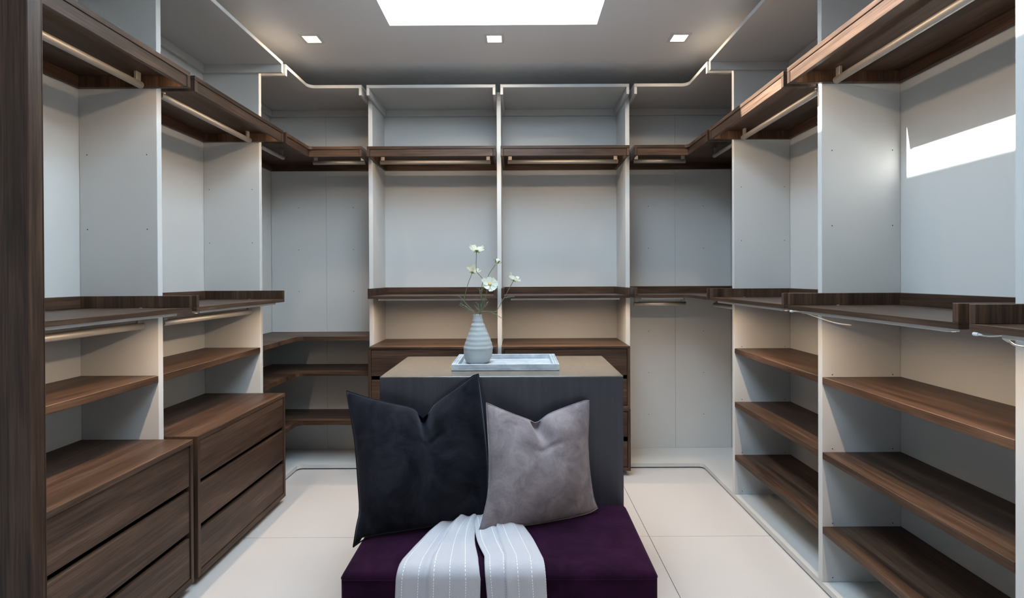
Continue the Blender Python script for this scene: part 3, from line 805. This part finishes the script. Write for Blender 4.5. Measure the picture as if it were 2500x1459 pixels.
vase()
def petal_bm(L, w, cup, notch, bm, M):
    nu, nv = 6, 7; g = []
    for j in range(nv + 1):
        t = j / nv; row = []
        ww = w * (0.22 + 0.78 * sin(min(1, t * 1.25) * PI / 2)) * (1 if t < 0.85 else 1 - 1.6 * (t - 0.85))
        for i in range(nu + 1):
            s = 2 * i / nu - 1
            ln = L * (t - 0.06 * t * (s * s) - notch * (0.08 if i in (2, 4) else 0) * (1 if j == nv else 0))
            row.append(bm.verts.new(M @ Vector((s * ww, ln, cup * L * t * t + 0.10 * w * s * s + 0.04 * L * sin(s * 7) * t))))
        g.append(row)
    for j in range(nv):
        for i in range(nu): bm.faces.new((g[j][i], g[j][i + 1], g[j + 1][i + 1], g[j + 1][i]))
def feathery(bm, a, b, n, ln, seed):
    rnd = random.Random(seed); a, b = Vector(a), Vector(b); d = (b - a)
    tube_bm(bm, smooth_path([a, (a + b) / 2 + Vector((0, 0, 0.004)), b], 4), 0.0012, 5, 0.0006)
    for k in range(n):
        t = 0.15 + 0.85 * k / n; p = a + d * t
        for s in (-1, 1):
            dr = (d.normalized() * 0.8 + Vector((rnd.uniform(-.4, .4), rnd.uniform(-.7, .7), 0.5 * s + rnd.uniform(-.25, .25)))).normalized()
            tube_bm(bm, [p, p + dr * ln * (0.6 + 0.5 * rnd.random())], 0.0009, 4, 0.0005)
def flower(label, stem, head, nrm, rad, npet, cup, leaves=(), bud=False, seed=1):
    base = Vector(stem[0]); inside = Vector((VX + (base.x - VX) * 0.3, VY, VZ + 0.19))
    # keep the stem inside the vase mouth
    pts = [inside] + [Vector((VX + max(-0.012, min(0.012, base.x - VX)), VY + max(-.008, min(.008, base.y - VY)), VZ + 0.232))] + [Vector(p) for p in stem[1:]]
    o = thing('cosmos_flower', label, 'flower', inside, 0, 'white cosmos stems in the vase')
    bm = bmesh.new(); tube_bm(bm, [p - inside for p in smooth_path(pts, 5)], 0.0018, 7, 0.0014); mesh_obj('stem', bm, STEM, o, smooth=True)
    q = Vector(nrm).to_track_quat('Z', 'Y').to_matrix().to_4x4(); hd = Vector(head) - inside
    rnd = random.Random(seed)
    if bud:
        M = Matrix.Translation(hd) @ q
        bm = bmesh.new(); bmesh.ops.create_icosphere(bm, subdivisions=3, radius=rad)
        for v in bm.verts:
            a = math.atan2(v.co.y, v.co.x); v.co *= 1 + 0.07 * sin(5 * a + 6 * v.co.z / rad); v.co.z *= 1.05
        bm.transform(M); mesh_obj('bud', bm, PETAL, o, smooth=True)
        bm = bmesh.new()
        for k in range(6):
            petal_bm(rad * 1.9, rad * 0.3, 0.75, 0, bm, M @ Matrix.Translation((0, 0, -rad * 1.0)) @ Matrix.Rotation(2 * PI * k / 6, 4, 'Z'))
        mesh_obj('sepals', bm, SEPAL, o, smooth=True)
    else:
        for k in range(npet):
            bm = bmesh.new()
            M = Matrix.Translation(hd) @ q @ Matrix.Rotation(2 * PI * (k + rnd.uniform(-.12, .12)) / npet, 4, 'Z') @ Matrix.Translation((0, rad * 0.06, 0.0006 * (k % 2)))
            petal_bm(rad * rnd.uniform(0.85, 1.08), rad * rnd.uniform(0.27, 0.34), cup * rnd.uniform(0.3, 1.7), 1, bm, M @ Matrix.Rotation(rnd.uniform(-.35, .35), 4, 'Y') @ Matrix.Rotation(rnd.uniform(-.12, .30), 4, 'X')); mesh_obj('petal', bm, PETAL, o, smooth=True)
        bm = bmesh.new(); bmesh.ops.create_icosphere(bm, subdivisions=2, radius=rad * 0.2)
        for v in bm.verts: v.co.z = v.co.z * 0.6 + rad * 0.05; v.co *= 1 + 0.15 * rnd.random()
        bm.transform(Matrix.Translation(hd) @ q); mesh_obj('flower_centre', bm, PISTIL, o)
        bm = bmesh.new()
        for k in range(7):
            petal_bm(rad * 0.42, rad * 0.07, -0.25, 0, bm, Matrix.Translation(hd) @ q @ Matrix.Translation((0, 0, -rad * 0.05)) @ Matrix.Rotation(2 * PI * k / 7, 4, 'Z'))
        bmesh.ops.create_icosphere(bm, subdivisions=1, radius=rad * 0.15, matrix=Matrix.Translation(hd) @ q @ Matrix.Translation((0, 0, -rad * 0.1)))
        mesh_obj('sepals', bm, SEPAL, o, smooth=True)
    if leaves:
        bm = bmesh.new()
        for i, (a, b, n, ln) in enumerate(leaves): feathery(bm, Vector(a) - inside, Vector(b) - inside, n, ln, seed * 10 + i)
        f = mesh_obj('feathery_leaves', bm, LEAF, o); f['kind'] = 'stuff'
flower('tallest white cosmos flower seen from the side at the top', [(-0.176, 2.45, 1.193), (-0.172, 2.45, 1.252), (-0.167, 2.45, 1.319), (-0.163, 2.45, 1.349), (-0.189, 2.45, 1.381), (-0.194, 2.45, 1.4), (-0.192, 2.45, 1.476)],
       (-0.191, 2.45, 1.483), (0.10, 0.30, 0.95), 0.040, 8, 0.35, [((-0.178, 2.455, 1.195), (-0.192, 2.45, 1.245), 5, 0.022), ((-0.172, 2.45, 1.265), (-0.180, 2.445, 1.315), 4, 0.020)], seed=1)
flower('white cosmos flower leaning left of the tallest stem', [(-0.206, 2.48, 1.19), (-0.247, 2.48, 1.237), (-0.254, 2.48, 1.254), (-0.238, 2.48, 1.319), (-0.217, 2.48, 1.376)],
       (-0.214, 2.48, 1.384), (0.22, 0.18, 0.95), 0.034, 9, 0.55, [((-0.206, 2.46, 1.193), (-0.272, 2.46, 1.238), 7, 0.014), ((-0.250, 2.47, 1.244), (-0.282, 2.46, 1.276), 4, 0.012)], seed=2)
flower('white round cosmos bud on a thin stem', [(-0.173, 2.47, 1.192), (-0.159, 2.47, 1.229), (-0.152, 2.47, 1.264), (-0.146, 2.47, 1.292), (-0.142, 2.47, 1.358), (-0.105, 2.47, 1.418)],
       (-0.095, 2.47, 1.434), (0.35, 0.0, 0.94), 0.0115, 0, 0, [((-0.172, 2.47, 1.195), (-0.140, 2.47, 1.245), 5, 0.018)], bud=True, seed=3)
flower('white cosmos flower facing the camera with a yellow centre', [(-0.177, 2.43, 1.194), (-0.17, 2.43, 1.256), (-0.165, 2.432, 1.298), (-0.150, 2.436, 1.315), (-0.131, 2.428, 1.324)],
       (-0.130, 2.422, 1.326), (0.25, -0.86, 0.36), 0.040, 8, 0.12, [((-0.176, 2.44, 1.2), (-0.160, 2.43, 1.262), 5, 0.022), ((-0.175, 2.44, 1.194), (-0.195, 2.43, 1.225), 4, 0.02)], seed=4)
flower('white cosmos flower on the stem bending to the right', [(-0.171, 2.46, 1.194), (-0.148, 2.46, 1.199), (-0.106, 2.46, 1.198), (-0.096, 2.46, 1.208), (-0.072, 2.46, 1.248), (-0.045, 2.46, 1.297), (-0.021, 2.46, 1.340)],
       (-0.018, 2.46, 1.345), (0.36, 0.12, 0.92), 0.032, 8, 0.38, [((-0.131, 2.45, 1.198), (-0.067, 2.45, 1.162), 7, 0.012), ((-0.061, 2.46, 1.262), (-0.015, 2.46, 1.268), 5, 0.010)], seed=5)
